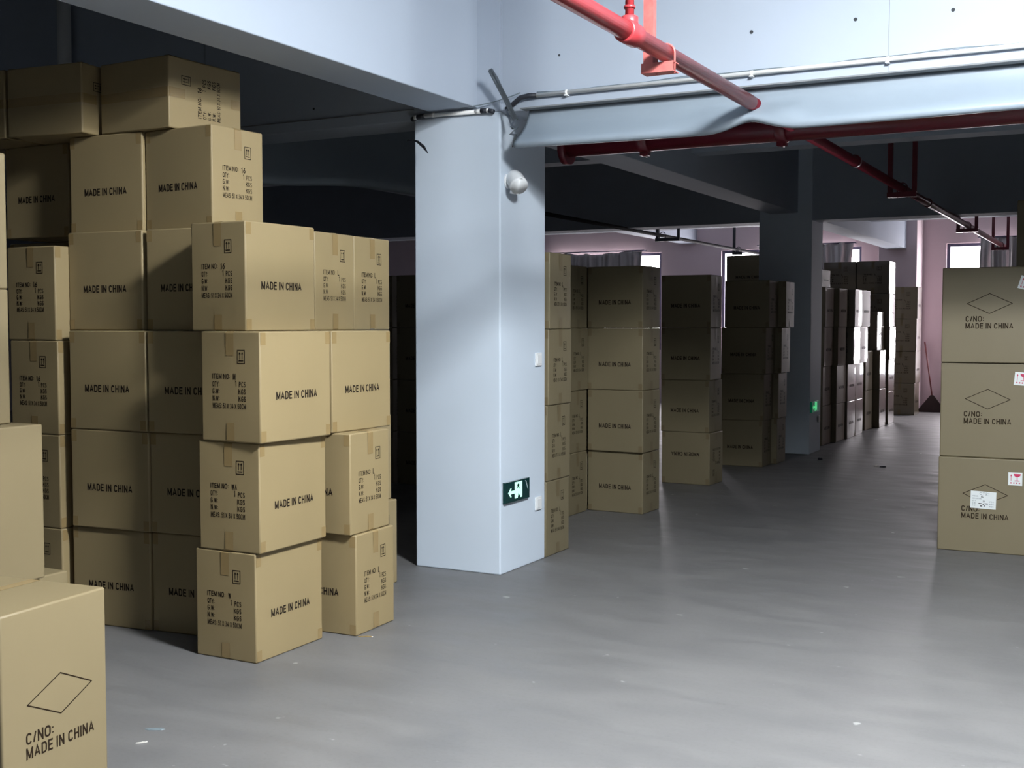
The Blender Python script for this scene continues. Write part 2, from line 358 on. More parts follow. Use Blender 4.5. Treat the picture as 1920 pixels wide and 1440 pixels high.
# light portals in the openings
for (a,b,p) in [(w[0],w[1],'y') for w in wins]+[(RW[0],RW[1],'x')] :
    if p=='y': o=area('window_daylight',((a+b)/2,YF+.2,(WZ0+WZ1)/2),b-a,WZ1-WZ0,1,(1,1,1),(R(-90),0,0))
    else: o=area('window_daylight',(XR+.18,(a+b)/2,(RZ[0]+RZ[1])/2),RZ[1]-RZ[0],b-a,1,(1,1,1),(0,R(90),0))
    o.data.cycles.is_portal=True
# pillars
def pillar(name,x0,x1,y0,y1,label,m='paint'):
    bm=bx(((x0,y0,0),(x1,y1,ZC if y0>7 else 2.861))); o=obj(name,bm,M[m],bevel=.008); o['kind']='structure'; o['label']=label; o['category']='pillar'; return o
pillar('pillar',-4.09,-3.47,6.35,6.97,'pale blue square concrete pillar with an exit sign and white lamp, in the foreground')
pillar('pillar',-4.10,-3.46,14.07,14.62,'dark second concrete pillar further down the aisle with a glowing exit sign')
pillar('pillar',-4.10,-3.45,21.5,YF,'concrete wall pillar beside the far windows','wallp')
bm=bx(((-4.092,6.348,2.862),(-3.468,6.97,ZC))); struct('trim_11',bm,M['beam'],'near pillar top, painted darker to offset the lamp light')  # top of the pillar, coloured darker to even out strong lamp light
# beams (X = across, Y = along the aisle)
xb=[(6.37,6.70,2.855,1),(14.09,14.45,2.80,1),(-1.4,-1.05,2.855,0)]
for i,(y0,y1,z,ff) in enumerate(xb):
    bm=bx(((XL,y0,z),(XR,y1,ZC))); struct('trim_%d'%(i+1),bm,M['beam'],['white concrete cross beam above the near pillar','dark concrete cross beam above the second pillar','white concrete cross beam behind the viewpoint'][i],bevel=.006)
for i,y in enumerate((10.27,18.2)):
    bm=bx(((XL,y,3.12),(-3.97,y+.25,ZC)),((-3.63,y,3.12),(XR,y+.25,ZC))); struct('trim_%d'%(i+4),bm,M['beam'],['shallow secondary cross beam between the pillars','shallow secondary cross beam near the far wall'][i])
# main beam along the pillar line, broken where the cross beams pass
bm=bx(((-3.97,YB,2.895),(-3.63,6.365,ZC)),((-3.97,6.705,2.895),(-3.63,14.085,ZC)),((-3.97,14.455,2.895),(-3.63,21.5,ZC)))
struct('trim_6',bm,M['beam'],'long concrete beam running down the pillar line over the cartons',bevel=.006)
bm=bx(((-8.0,6.705,3.15),(-7.7,YF,ZC)))
struct('trim_7',bm,M['beam'],'shallow concrete beam running through the dark bay on the left')
# lip, groove and formwork marks on the near cross beam
bm=bx(((XL,6.362,2.925),(-4.0,6.371,2.931))); struct('trim_8',bm,M['line'],'thin dark groove along the foot of the cross beam')
bm=bmesh.new()
for x,z,r in ((-1.911,3.161,.010),(-1.352,3.162,.010),(-.867,3.151,.010),(-3.08,3.16,.007),(.1,3.15,.010),(-4.9,3.0,.008),(-5.6,2.98,.006)):
    add_tube(bm,((x,6.3685,z),(x,6.40,z)),r,14)
struct('trim_9',bm,M['hole'],'small round tie holes in the white cross beam')
bm=bmesh.new(); random.seed(3); pts=[]
for k in range(14): pts.append((-1.18+random.uniform(-.004,.004),6.3688,2.87+k*.0925))
for a,b in zip(pts,pts[1:]):
    bm.faces.new([bm.verts.new(p) for p in ((a[0]-.0012,a[1],a[2]),(a[0]+.0012,a[1],a[2]),(b[0]+.0012,b[1],b[2]),(b[0]-.0012,b[1],b[2]))])
struct('trim_10',bm,M['line'],'hairline vertical crack in the white cross beam')

# ---------------------------------------------------------------- cartons, pitch .51
G_NEAR='cartons piled in the near left block'
def st(rows,kind,zs,desc,group,no='L',qty='1',top=None,dims=None,tapes=True,names=None):
    n=len(rows)
    for i,r in enumerate(rows):
        lev=names[i] if names else ('topmost' if (i==n-1 and n>1) else ORD[i])
        k=r[3] if len(r)>3 else kind
        nn=r[4] if len(r)>4 else no
        carton(r[0],r[1],zs[i],r[2],k,'%s carton %s'%(lev,desc),group,no=nn,qty=qty,dims=dims,tapes=tapes,flip=(len(r)>5 and r[5]))
P=.51; Z=[i*P for i in range(6)]
# F: the corner stack whose item face looks at the viewer
F_L=['bottom brown carton on the floor, nearest corner stack, item list facing left','second carton up in the nearest corner stack, lower corner creased',
     'third carton up in the nearest corner stack, protruding to the right','topmost carton of the nearest corner stack, shaded item list and lit right side']
for i,(x,y,a,no) in enumerate([(-3.543,4.145,.4,'W'),(-3.514,4.145,.6,'WA'),(-3.488,4.126,-1.9,'M'),(-3.63,4.20,-2.2,'16')]):
    dm=(.342,.49,.5085) if i==3 else None
    carton(x,y,Z[i],a,'P',F_L[i],'cartons in the nearest corner stack',no=no,qty='1',dims=dm)
# S: second column behind it
carton(-3.417,4.752,0,2.4,'Q','bottom carton standing on the floor just right of the corner stack, HINA showing','cartons in the second column')
carton(-3.430,4.726,P,1.9,'Q','second carton up right of the corner stack, only NA of its print showing','cartons in the second column')
carton(-3.521,4.704,2*P,-1.2,'P','third carton up right of the corner stack, MADE IN CHINA facing the aisle','cartons in the second column',no='M')
carton(-3.735,4.853,3*P,2.2,'Q','left one of two top cartons with item lists facing the aisle','cartons in the second column')
carton(-3.755,5.222,3*P,2.1,'Q','right one of two top cartons with item lists facing the aisle, beside the dark gap','cartons in the second column')
st([(-3.93,5.53,0),(-3.97,5.53,0),(-3.93,5.34,0)],'Q',Z,'of the column behind, a thin strip beside the dark gap','cartons behind the second column')
# D: shaded wall of cartons
lv=['on the floor','second up','third up','fourth up','fifth up']
for i,(x,y,a) in enumerate([(-4.401,4.346,5.6),(-4.385,4.330,5.4),(-4.388,4.322,4.3),(-4.456,4.377,2.9),(-4.529,4.459,2.6)]):
    carton(x,y,Z[i],a,'Q','shaded carton %s in the left column of the dark MADE IN CHINA row'%lv[i],'cartons in the dark row',no='16')
for i,(x,y,a,wd) in enumerate([(-3.910,4.408,6,.49),(-3.887,4.394,6.1,.5),(-3.876,4.374,6.1,.5),(-3.975,4.400,3,.452)]):
    carton(x,y,Z[i],a,'Q','shaded carton %s in the dark row right column beside the corner stack'%lv[i],'cartons in the dark row',no='16',dims=(.36,wd,.5085))
carton(-4.053,4.45,Z[4],-3.4,'Q','high carton with item list lit on its right, above the corner stack','cartons in the dark row',no='16',dims=(.36,.472,.5085))
# D0 behind the M stack
for i,(x,y) in enumerate([(-5.46,4.80),(-5.46,4.80),(-5.46,4.80),(-5.46,4.80)]):
    carton(x,y,Z[i],0,'Q','shaded carton %s, seen as a strip left of the dark row'%lv[i],'cartons in the dark row',no='16')
carton(-5.16,4.54,Z[4],0,'Q','darkest carton fifth up at the far left of the dark row','cartons in the dark row',no='16')
# M stack
zm=.4925
for i in range(4):
    carton(-4.947+(.006,.0,.0,-.01)[i],4.263,zm*i,0,'P','carton %s in the narrow stack of item lists at the left edge'%lv[i],'cartons in the narrow left stack',no='16',dims=(.36,.48,.491))
# U: two cartons lying on top
def lying(x,y,a,z,label,no):
    me,tp,(w,d,h)=carton_mesh('P',no,'1')
    m=Matrix(((0,-1,0,0),(0,0,-1,0),(1,0,0,0),(0,0,0,1)))   # X->Z, Y->-X, Z->-Y
    # body local: x in +-w/2 -> world z ; y in +-d/2 -> world x ; z in 0..h -> world -y
    o=bpy.data.objects.new('cardboard_box',me); COL.objects.link(o)
    ar=R(a); cx=x-math.cos(ar)*d/2-math.sin(ar)*h/2; cy=y-math.sin(ar)*d/2+math.cos(ar)*h/2
    o.matrix_world=Matrix.Translation((cx,cy,z+w/2))@Matrix.Rotation(ar,4,'Z')@Matrix.Translation((0,h/2,0))@m
    tag(o,label,'box','cartons lying on top of the pile')
    for n,t in tp:
        c=bpy.data.objects.new(n,t); COL.objects.link(c); c.parent=o
lying(-4.313,4.433,-2.6,5*P,'carton lying on its side right under the beam, item list printed sideways','16')
lying(-4.828,4.345,6,5*P,'dark carton lying on its side at the top left of the pile','16')
lying(-5.345,4.29,6,5*P,'dark carton lying on its side at the top left corner, cut by the left edge','16')
# L stack at the left edge (diamond cartons)
carton(-4.14,3.0,0,0,'N','low plain carton at the floor behind the nearest carton, only its top corner showing','cartons at the left edge',dims=(.5,.60,.478))
carton(-4.10,2.846,.48,0,'N','large lit carton at the left edge behind the nearest carton','cartons at the left edge',dims=(.5,.60,.658))
carton(-4.217,2.80,1.14,0,'N','lit carton cut by the left edge, halfway up','cartons at the left edge',dims=(.5,.583,.568))
carton(-4.217,2.80,1.71,0,'N','uppermost lit carton cut by the left edge','cartons at the left edge',dims=(.5,.583,.568))
# nearest carton
fg=carton(-3.089,2.420,0,5.2,'K','nearest carton at the lower left with a diamond mark, C/NO and MADE IN CHINA','cartons with a diamond mark',dims=(.61,.462,.655))
fg.name='cardboard_box'
# dim block further back in the left bay
for j,x in enumerate((-7.0,-6.45,-5.9,-5.35)):
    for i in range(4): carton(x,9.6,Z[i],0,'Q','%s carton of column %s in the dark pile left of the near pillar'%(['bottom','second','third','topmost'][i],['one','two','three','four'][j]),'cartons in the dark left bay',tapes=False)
# ---- aisle side groups, behind the near pillar
A=[(-3.469,6.985,0),(-3.464,6.99,0),(-3.456,6.995,.2),(-3.447,6.991,2)]
for i,(x,y,a) in enumerate(A): carton(x,y,Z[i],a,'Q','lit carton %s in the stack just behind the near pillar'%lv[i],'cartons just behind the near pillar')
for i in range(4): carton(-4.05+(0,.0,.01,.0)[i],8.56,Z[i],0,'Q','dim carton %s in the recessed stack, item list half hidden'%lv[i],'cartons in the recessed stack')
for i in range(4): carton(-4.08,9.0,Z[i],0,'Q','%s carton of the column hidden behind the first aisle stack'%['bottom','second','third','topmost'][i],'cartons hidden behind the first aisle stack',tapes=False)
for i,(x,y,a) in enumerate([(-3.561,8.955,-1.3),(-3.550,8.92,-1.6),(-3.555,8.924,-1.7),(-3.563,8.939,-1.7)]):
    carton(x,y,Z[i],a,'Q','carton %s in the first MADE IN CHINA stack beyond the near pillar'%lv[i],'cartons in the first aisle stack')
for i,(x,y,a) in enumerate([(-3.634,10.871,-2.4),(-3.645,10.877,-2),(-3.638,10.880,1),(-3.631,10.861,1.2)]):
    carton(x,y,Z[i],a,'Q',('floor carton with upside down print in the second aisle stack' if i==0 else 'carton %s in the second aisle stack'%lv[i]),'cartons in the second aisle stack',flip=(i==0))
for i,(x,y,a) in enumerate([(-3.60,12.56,0),(-3.586,12.55,0),(-3.57,12.55,0),(-3.53,12.53,0)]):
    carton(x,y,Z[i],a,'Q','very dark carton %s in the third aisle stack'%lv[i],'cartons in the third aisle stack')
for i,x in enumerate((-3.54,-3.53,-3.50,-3.455)):
    carton(x,12.93,Z[i],0,'Q','very dark carton %s between third aisle stack and second pillar'%lv[i],'cartons in front of the second pillar')
st([(-4.25,15.2,0)]*5,'Q',[i*.495 for i in range(5)],'of the tall dark stack left behind the second pillar','cartons left of the second pillar',dims=(.36,.62,.494),tapes=False)
# beyond the second pillar
st([(-3.56,15.15,0),(-3.56,15.15,1),(-3.55,15.15,0),(-3.54,15.15,0)],'P',Z,'of the black stack right behind the second pillar','cartons behind the second pillar')
st([(-3.50,15.67,0),(-3.50,15.67,-1),(-3.49,15.67,0),(-3.48,15.67,0)],'P',Z,'of the black stack next along behind the second pillar','cartons behind the second pillar')
carton(-3.60,15.2,4*P,0,'P','small dark carton lying on top of the black stack behind the second pillar','cartons behind the second pillar',dims=(.36,.45,.23),tapes=False)
st([(-3.47,16.19,0),(-3.47,16.19,0),(-3.40,16.21,2),(-3.39,16.21,1)],'P',Z,'of the stack with a thin bright edge, left one','cartons with bright edges')
st([(-3.47,16.71,0),(-3.47,16.71,0),(-3.42,16.73,0),(-3.40,16.73,-1)],'P',Z,'of the stack with a thin bright edge, right one','cartons with bright edges')
ze=[i*.586 for i in range(3)]
st([(-3.52,17.62,0),(-3.52,17.62,0)],'P',ze,'of the short black stack before the tall one','cartons before the tall stack',dims=(.5,.5,.584))
st([(-3.43,18.22,0),(-3.43,18.22,1),(-3.48,18.24,0)],'P',ze,'of the bright edged stack touching the tall one','cartons before the tall stack',dims=(.5,.5,.584))
st([(-3.42,18.86,0),(-3.42,18.86,0),(-3.41,18.86,0),(-3.42,18.86,1),(-3.43,18.86,0)],'P',Z,'of the tallest stack far down the aisle','cartons in the tallest stack',dims=(.5,.5,.5085))
st([(-3.94,18.86,0)]*5,'P',Z,'of the black column left of the tallest stack','cartons in the tallest stack',dims=(.5,.5,.5085))
st([(-3.37,21.0,0),(-3.36,21.0,0),(-3.35,20.98,1),(-3.34,20.98,1)],'P',[i*.552 for i in range(4)],'of the last reddish brown stack by the far wall','cartons at the far wall',dims=(.5,.46,.55))
# ---- right hand stack
def sticker_bm(fr):
    bm=bmesh.new(); s=.088
    F=Face(bm,(0,0,0),(1,0,0),(0,0,1),s,s); F.P=lambda x,y,off=0: Vector((x,-off,y))
    F.rect(0,0,s,s,0,.0); o=.0006
    cx=.056
    F.poly([(cx-.022,.078),(cx+.022,.078),(cx+.019,.066),(cx+.008,.057),(cx-.008,.057),(cx-.019,.066)],1,o)
    F.rect(cx-.002,.034,cx+.002,.058,1,o); F.rect(cx-.016,.029,cx+.016,.034,1,o)
    F.rect(.017,.030,.020,.066,1,o); F.poly([(.0135,.062),(.0235,.062),(.0185,.076)],1,o)
    for k in range(4):
        x=.014+k*.0175; F.rect(x,.012,x+.008,.021,1,o)
    return mesh_of('sticker',bm,[M['label'],M['lred']])
STK=sticker_bm(0)
def add_child(parent,name,me,loc,rot,label):
    c=bpy.data.objects.new(name,me); COL.objects.link(c); c.parent=parent; c.location=loc; c.rotation_euler=rot; c['label']=label
rs=[(-.582,8.555,2,'bottom carton of the right-hand stack with a white shipping label'),(-.580,8.575,2,'middle carton of the right-hand stack with a diamond mark'),(-.578,8.553,1.6,'topmost carton of the right-hand stack with a diamond mark')]
for i,(x,y,a,l) in enumerate(rs):
    o=carton(x,y,.65*i,a,'K',l,'cartons with a diamond mark')
    sx,sz,rr=((.137,.475,.0),(.155,.505,R(5)),(.165,.505,R(16)))[i]
    add_child(o,'fragile_sticker',STK,(sx,-.2345,sz),(0,rr,0),'small white sticker with a red wine glass and arrow')
    if i==0:
        bm=bmesh.new(); w,h=.163,.118
        F=Face(bm,(0,0,0),(1,0,0),(0,0,1),w,h); F.P=lambda x,y,off=0: Vector((x,-off,y)); o2=.0006
        F.rect(0,0,w,h,0,0)
        F.text('CT21',.057,.094,.118,.111,1,.0,o2)
        for t,x0,x1,y in (('ITEM NO.',.012,.05,.079),('DESCRIPTION: LAMP',.012,.115,.063),('QTY:',.012,.036,.047),('PCS',.122,.148,.045),('G.W:',.012,.036,.031),('KGS',.122,.148,.029),('N.W:',.012,.036,.015),('KGS',.122,.148,.013)):
            if 'LAMP' in t: t='DESCRIPTION:'; x1=.07
            F.text(t,x0,y,x1,y+.009,1,.0,o2)
        F.text('XL',.066,.075,.084,.090,2,.02,o2); F.text('20',.078,.045,.092,.056,2,.01,o2)
        for x,y,ww in ((.052,.031,.02),(.078,.028,.008),(.09,.032,.022),(.064,.014,.012),(.086,.016,.008)): F.rect(x,y,x+ww,y+.006,2,o2)
        add_child(o,'shipping_label',mesh_of('label',bm,[M['label'],M['lgrey'],M['ink']]),(-.100,-.2350,.306),(0,R(1.5),0),'white paper shipping label headed CT21')
# tall stack behind it, cut by the right edge, and an unseen row behind, added to block window light
for i in range(4): carton(-.30,10.72,.65*i,0,'K',('tall olive stack at the right edge, %s carton'%['bottom','second','third','topmost'][i]),'cartons in the tall stack at the right edge')
for j,yy in enumerate((12.2,13.9,15.6,17.0)):
    for i in range(4): carton(-.30+.0*j,yy,.65*i,0,'K','%s carton in unseen added light-blocking row, stack %s from viewer'%(['bottom','second','third','topmost'][i],['second','third','fourth','fifth'][j]),'cartons added in the unseen right row',tapes=False,dims=(.62,1.2,.6485))

# ---------------------------------------------------------------- pipes
def pipe_run(name,label,pts,r,mats,rings=()):
    bm=bmesh.new(); add_tube(bm,pts,r,24)
    o=obj(name,bm,mats); tag(o,label,'pipe')
    return o
pa=thing('sprinkler_pipe','long red fire pipe running diagonally overhead from the top down the aisle','pipe')
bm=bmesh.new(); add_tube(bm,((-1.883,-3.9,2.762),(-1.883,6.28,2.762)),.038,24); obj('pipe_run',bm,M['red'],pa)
bm=bmesh.new(); add_tube(bm,((-1.883,6.28,2.762),(-1.883,20.2,2.775)),.036,24); obj('pipe_run',bm,M['redShade'],pa)
bm=bmesh.new(); add_tube(bm,((-1.883,4.50,2.762),(-1.883,4.505,2.762),(-1.883,4.62,2.762),(-1.883,4.625,2.762)),(.044,.049,.049,.044),24)
add_tube(bm,((-1.883,4.56,2.77),(-1.883,4.56,2.825),(-1.883,4.56,2.83)),(.036,.036,.030),20); obj('tee_joint',bm,M['red'],pa)
bm=bmesh.new(); add_tube(bm,((-1.883,4.56,2.82),(-1.883,4.56,ZC-.01)),.0185,18); add_tube(bm,((-1.883,4.56,2.862),(-1.883,4.56,2.872)),.024,18); obj('riser_pipe',bm,M['red'],pa)
bm=bmesh.new()
for y in (8.9,12.3): add_tube(bm,((-1.883,y,2.77),(-1.883,y+.06,2.77)),.045,20)
obj('coupling',bm,M['redShade'],pa)
# main pipe across
pm=thing('main_fire_pipe','thick shaded red fire main running across behind the hanging sheet','pipe')
bm=bmesh.new(); add_tube(bm,((-3.44,7.2,2.768),(XR-.01,7.2,2.768)),.085,32); obj('pipe_run',bm,M['redShade'],pm)
bm=bmesh.new(); add_tube(bm,((-3.445,7.2,2.74),(-3.40,7.2,2.74)),.105,28); obj('end_coupling',bm,M['redShade'],pm)
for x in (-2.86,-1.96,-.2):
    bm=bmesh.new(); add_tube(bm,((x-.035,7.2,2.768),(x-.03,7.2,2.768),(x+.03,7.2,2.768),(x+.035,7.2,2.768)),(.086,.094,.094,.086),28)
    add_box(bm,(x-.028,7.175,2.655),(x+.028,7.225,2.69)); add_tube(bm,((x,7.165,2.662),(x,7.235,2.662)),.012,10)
    obj('pipe_coupling',bm,M['redShade'],pm)
# far pipe in the next bay
pb=thing('sprinkler_pipe','thin dark pipe hanging above the cartons before the far windows','pipe')
bm=bmesh.new(); add_tube(bm,((-5.85,7.5,2.79),(-5.85,20.9,2.79)),.024,16); obj('pipe_run',bm,M['lineb'],pb)
bm=bmesh.new(); add_tube(bm,((-5.85,20.6,2.79),(-5.85,20.75,2.79)),.05,16); obj('coupling',bm,M['blk'],pb)
def hanger(x0,x1,y,z,zt,m,label,group,single=False,w=.042):
    t=thing('pipe_hanger',label,'pipe hanger',(x0,y,z),0,group)
    L=x1-x0
    def chan(bm,lo,hi):  # a c-channel: web and two flanges
        add_box(bm,lo,hi)
    bm=bmesh.new(); add_box(bm,(-w/2,-.004,0),(w/2,.004,zt-z)); add_box(bm,(-w/2,.004,0),(-w/2+.004,.035,zt-z)); add_box(bm,(w/2-.004,.004,0),(w/2,.035,zt-z)); obj('drop_channel',bm,m,t)
    if not single:
        bm=bmesh.new(); add_box(bm,(L-w/2,-.004,0),(L+w/2,.004,zt-z)); add_box(bm,(L-w/2,.004,0),(L-w/2+.004,.035,zt-z)); obj('drop_channel',bm,m,t)
    bm=bmesh.new(); add_box(bm,(-w/2,-.03,-.04),(L+w/2,-.026,0)); add_box(bm,(-w/2,-.03,-.044),(L+w/2,.04,-.04)); add_box(bm,(-w/2,-.026,-.004),(L+w/2,.04,0)); obj('cross_bar',bm,m,t)
    # u-bolt
    bm=bmesh.new(); px=-1.883-x0 if x0>-3 else -5.85-x0; zc=.04; r=.042
    pts=[(px-r,0,-.05)]+[(px-r*math.cos(a),0,zc+r*math.sin(a)) for a in [PI*k/10 for k in range(11)]]+[(px+r,0,-.05)]
    add_tube(bm,pts,.005,8); obj('u_bolt',bm,m,t)
    return t
hanger(-1.965,-1.86,4.98,2.722,ZC,M['redflat'],'faded red channel hanger holding the red pipe in front of the white beam','pipe hangers',single=True,w=.046)
hanger(-1.99,-1.78,10.9,2.735,ZC,M['redShade'],'first dark hanger frame on the pipe beyond the cross beam','pipe hangers')
hanger(-1.99,-1.78,15.4,2.735,ZC,M['redShade'],'middle dark hanger frame on the pipe beyond the cross beam','pipe hangers')
hanger(-1.99,-1.78,19.3,2.735,ZC,M['redShade'],'last dark hanger frame where the pipe ends by the far windows','pipe hangers')
hanger(-5.93,-5.62,15.4,2.756,ZC,M['blk'],'black hanger frame on the thin pipe above the first aisle stack','pipe hangers')
hanger(-5.93,-5.80,18.9,2.756,ZC,M['blk'],'black hanger near the end of the thin pipe','pipe hangers',single=True)
# downpipe in the left bay
dp=thing('downpipe','grey vertical drainpipe in the dark bay at the upper left','pipe',(-7.15,6.28,0))
bm=bmesh.new(); add_tube(bm,((0,0,0),(0,0,ZC)),.05,20); obj('pipe_run',bm,M['pvc'],dp)
bm=bmesh.new(); add_tube(bm,((0,0,3.0),(0,0,3.04)),.06,20); obj('pipe_clip',bm,M['pvc'],dp)
# ---------------------------------------------------------------- conduits and cables on the near beam
cd=thing('electrical_conduit','white electrical conduit running along the foot of the bright cross beam','conduit')
bm=bmesh.new(); add_tube(bm,((-3.22,6.345,2.932),(XR-.01,6.345,2.932)),.0125,14); obj('conduit_run',bm,M['pvc'],cd)
bm=bmesh.new(); add_tube(bm,[(-3.42,6.335,2.865),(-3.37,6.33,2.89),(-3.32,6.33,2.925),(-3.27,6.34,2.934),(-3.22,6.345,2.932)],.015,12); obj('corrugated_elbow',bm,M['blk'],cd)
bm=bmesh.new()
for x in (-3.02,-1.9,-1.18,-.2): add_box(bm,(x-.01,6.33,2.912),(x+.01,6.372,2.918)); add_tube(bm,((x-.008,6.345,2.932),(x+.008,6.345,2.932)),.0155,12)
obj('conduit_clips',bm,M['pvc'],cd)
bm=bmesh.new(); pts=[]
for k in range(60):
    x=-3.22+k*.105; pts.append((x,6.352,2.9485+.004*math.sin(x*5)+.003*math.sin(x*13)))
add_tube(bm,pts,.003,6); obj('loose_cable',bm,M['lgrey'],cd)
c2=thing('electrical_conduit','short white conduit across the top of the near pillar','conduit')
bm=bmesh.new(); add_tube(bm,((-4.00,6.325,2.872),(-3.63,6.325,2.866)),.0125,14); obj('conduit_run',bm,M['pvc'],c2)
bm=bmesh.new(); add_tube(bm,((-4.055,6.33,2.868),(-4.0,6.325,2.872)),.016,12); add_tube(bm,((-4.10,6.34,2.86),(-4.075,6.335,2.865)),.016,12)
add_tube(bm,((-3.59,6.325,2.868),(-3.55,6.325,2.868)),.016,12); add_tube(bm,((-3.535,6.325,2.866),(-3.50,6.325,2.856)),.014,12); obj('corrugated_sleeve',bm,M['blk'],c2)
bm=bmesh.new()
for a in ((-4.075,-4.055),(-3.63,-3.59),(-3.55,-3.535)): add_tube(bm,((a[0],6.327,2.867),(a[1],6.327,2.867)),.0145,12)
add_tube(bm,((-3.94,6.325,2.8712),(-3.925,6.325,2.8710)),.016,12); obj('conduit_joint',bm,M['pvc'],c2)
bm=bmesh.new(); pts=[]
for k in range(14):
    t=k/13; pts.append((-3.72+.40*t,6.30+.03*t,2.895+.06*t*t)); 
add_tube(bm,pts,.0035,6); tag(obj('cable',bm,M['lgrey']),'thin grey cable sagging across the pillar top to the white conduit','cable')
bm=bmesh.new()
for k,(a,b) in enumerate(zip([(-4.15,6.36,2.735,.006),(-4.09,6.33,2.73,.007),(-4.02,6.28,2.705,.012),(-3.95,6.235,2.665,.014)],[(-4.09,6.33,2.73,.007),(-4.02,6.28,2.705,.012),(-3.95,6.235,2.665,.014),(-3.895,6.20,2.615,.003)])):
    add_tube(bm,(a[:3],b[:3]),(a[3]*.7,b[3]*.7),8)
tag(obj('cable_end',bm,M['blk']),'dark loose cable end sticking out at the left edge of the near pillar','cable')
# crumpled zinc strip hanging by the pillar corner
zs=thing('metal_strip','crumpled dark metal strip leaning across the pillar corner above the lamp','metal strip')
def ribbon(bm,path,w,t,side):
    side=Vector(side).normalized(); prev=None
    for i in range(len(path)-1):
        a,b=Vector(path[i]),Vector(path[i+1]); d=(b-a).normalized(); n=d.cross(side).normalized()*t
        q=[a-side*w,a+side*w,b+side*w,b-side*w]; lo=[bm.verts.new(v-n) for v in q]; hi=[bm.verts.new(v+n) for v in q]
        bm.faces.new(lo[::-1]);bm.faces.new(hi)
        for k in range(4): bm.faces.new((lo[k],lo[(k+1)%4],hi[(k+1)%4],hi[k]))
bm=bmesh.new(); ribbon(bm,[(-3.455,6.20,3.085),(-3.425,6.22,3.03),(-3.37,6.25,2.90),(-3.325,6.27,2.79)],.012,.0015,(1,0,.3))
ribbon(bm,[(-3.465,6.20,3.075),(-3.385,6.25,2.90),(-3.335,6.27,2.785)],.004,.004,(0,1,0)); ribbon(bm,[(-3.442,6.20,3.08),(-3.36,6.25,2.90),(-3.31,6.27,2.785)],.003,.005,(0,1,0))
obj('strip',bm,M['steel'],zs)
bm=bmesh.new(); ribbon(bm,[(-3.325,6.27,2.79),(-3.345,6.26,2.745),(-3.30,6.255,2.735),(-3.345,6.25,2.70),(-3.31,6.25,2.69),(-3.33,6.26,2.625)],.010,.001,(1,0,.4))
ribbon(bm,[(-3.40,6.30,2.86),(-3.36,6.28,2.77),(-3.34,6.27,2.73)],.006,.001,(1,0,0)); obj('torn_end',bm,M['steel'],zs)
# ---------------------------------------------------------------- hanging sheets
def sheet(name,label,x0,x1,prof,fn,mt,nx=120):
    bm=bmesh.new(); rows=[]
    for i in range(nx+1):
        x=x0+(x1-x0)*i/nx; rows.append([bm.verts.new(fn(x,*p)) for p in prof])
    for a,b in zip(rows,rows[1:]):
        for k in range(len(prof)-1):
            f=bm.faces.new((a[k],b[k],b[k+1],a[k+1])); f.smooth=True
    o=obj(name,bm,mt); s=o.modifiers.new('thickness','SOLIDIFY'); s.thickness=.002; tag(o,label,'sheet'); return o
prof=[(6.362,2.850),(6.360,2.83),(6.357,2.80),(6.352,2.775),(6.342,2.75),(6.320,2.72),(6.292,2.69),(6.268,2.665),(6.255,2.645),(6.256,2.628),(6.270,2.618),(6.288,2.618),(6.303,2.628),(6.312,2.645),(6.314,2.665)]
def fn(x,y,z):
    d=x+1.895; k=math.exp(-(d/.13)**2); t=(2.852-z)/.234
    z2=z+.058*k*t; y2=y+.012*math.sin(x*2.3)*t+.020*k*t
    # swags running into the pinch
    z2+=.006*math.exp(-((d-.16)/.07)**2)*math.sin(t*14)-.0*t
    y2-=.035*math.exp(-((abs(d)-.20)/.12)**2)*math.sin(min(1,max(0,(t-.35)/.5))*PI)
    z2+=-.012*t*math.sin((x+3.3)*.9)
    y2-=.012*k*math.sin(t*9)
    x2=x+(.0 if x>-3.2 else .05*(1-t)*(-3.2-x)/.12)
    return (x2,y2,z2)
sheet('hanging_sheet','pale grey plastic sheet rolled under the cross beam and bunched where the red pipe passes',-3.325,XR-.02,prof,fn,M['sheet'],220)
bm=bx(((-3.30,6.285,2.848),(XR-.01,6.368,2.856))); tag(obj('sheet_rail',bm,M['line']),'thin grey metal rail fixing the plastic sheet to the beam foot','rail')
# dark bay sheet
def fn2(u,y,z):
    x=-5.75+u*1.0; yy=6.55+u*1.85
    return (x+y*.6,yy-y*.2,z+.035*math.exp(-((u-.42)/.2)**2)*(1 if z<2.8 else 0))
prof2=[(.0,3.9),(.0,3.4),(.0,3.0),(.02,2.85),(.05,2.75),(.08,2.68),(.10,2.63),(.09,2.59),(.05,2.57),(.0,2.58),(-.03,2.62)]
sheet('hanging_sheet','slack grey sheet hanging in the dark bay left of the near pillar',-.1,.98,prof2,fn2,M['sheet'],40)
# ---------------------------------------------------------------- fittings on the pillars
sp=thing('spotlight','small white round spotlight mounted high on the near pillar','lamp',(-3.47,6.44,2.455))
bm=bmesh.new(); d=Vector((.60,-.50,-.58)).normalized(); 
cs=[(-.055,.012),(-.050,.030),(-.035,.045),(-.01,.053),(.025,.056),(.070,.057),(.085,.057),(.088,.053),(.083,.049),(.060,.046)]
c0=Vector((.055,0,0)); add_tube(bm,[c0+d*a for a,_ in cs],[r for _,r in cs],28,caps=True); obj('lamp_head',bm,M['wht'],sp)
bm=bmesh.new(); add_tube(bm,[c0+d*.0845,c0+d*.0865],[.047,.046],28); obj('lens',bm,M['lens'],sp)
bm=bmesh.new(); add_tube(bm,((0,0,-.01),(.012,0,-.01)),.045,24); add_tube(bm,((.01,0,-.02),(.05,0,-.03)),.012,12); add_tube(bm,((.02,.0,-.075),(.05,.02,-.082)),.010,10); obj('mount',bm,M['wht'],sp)
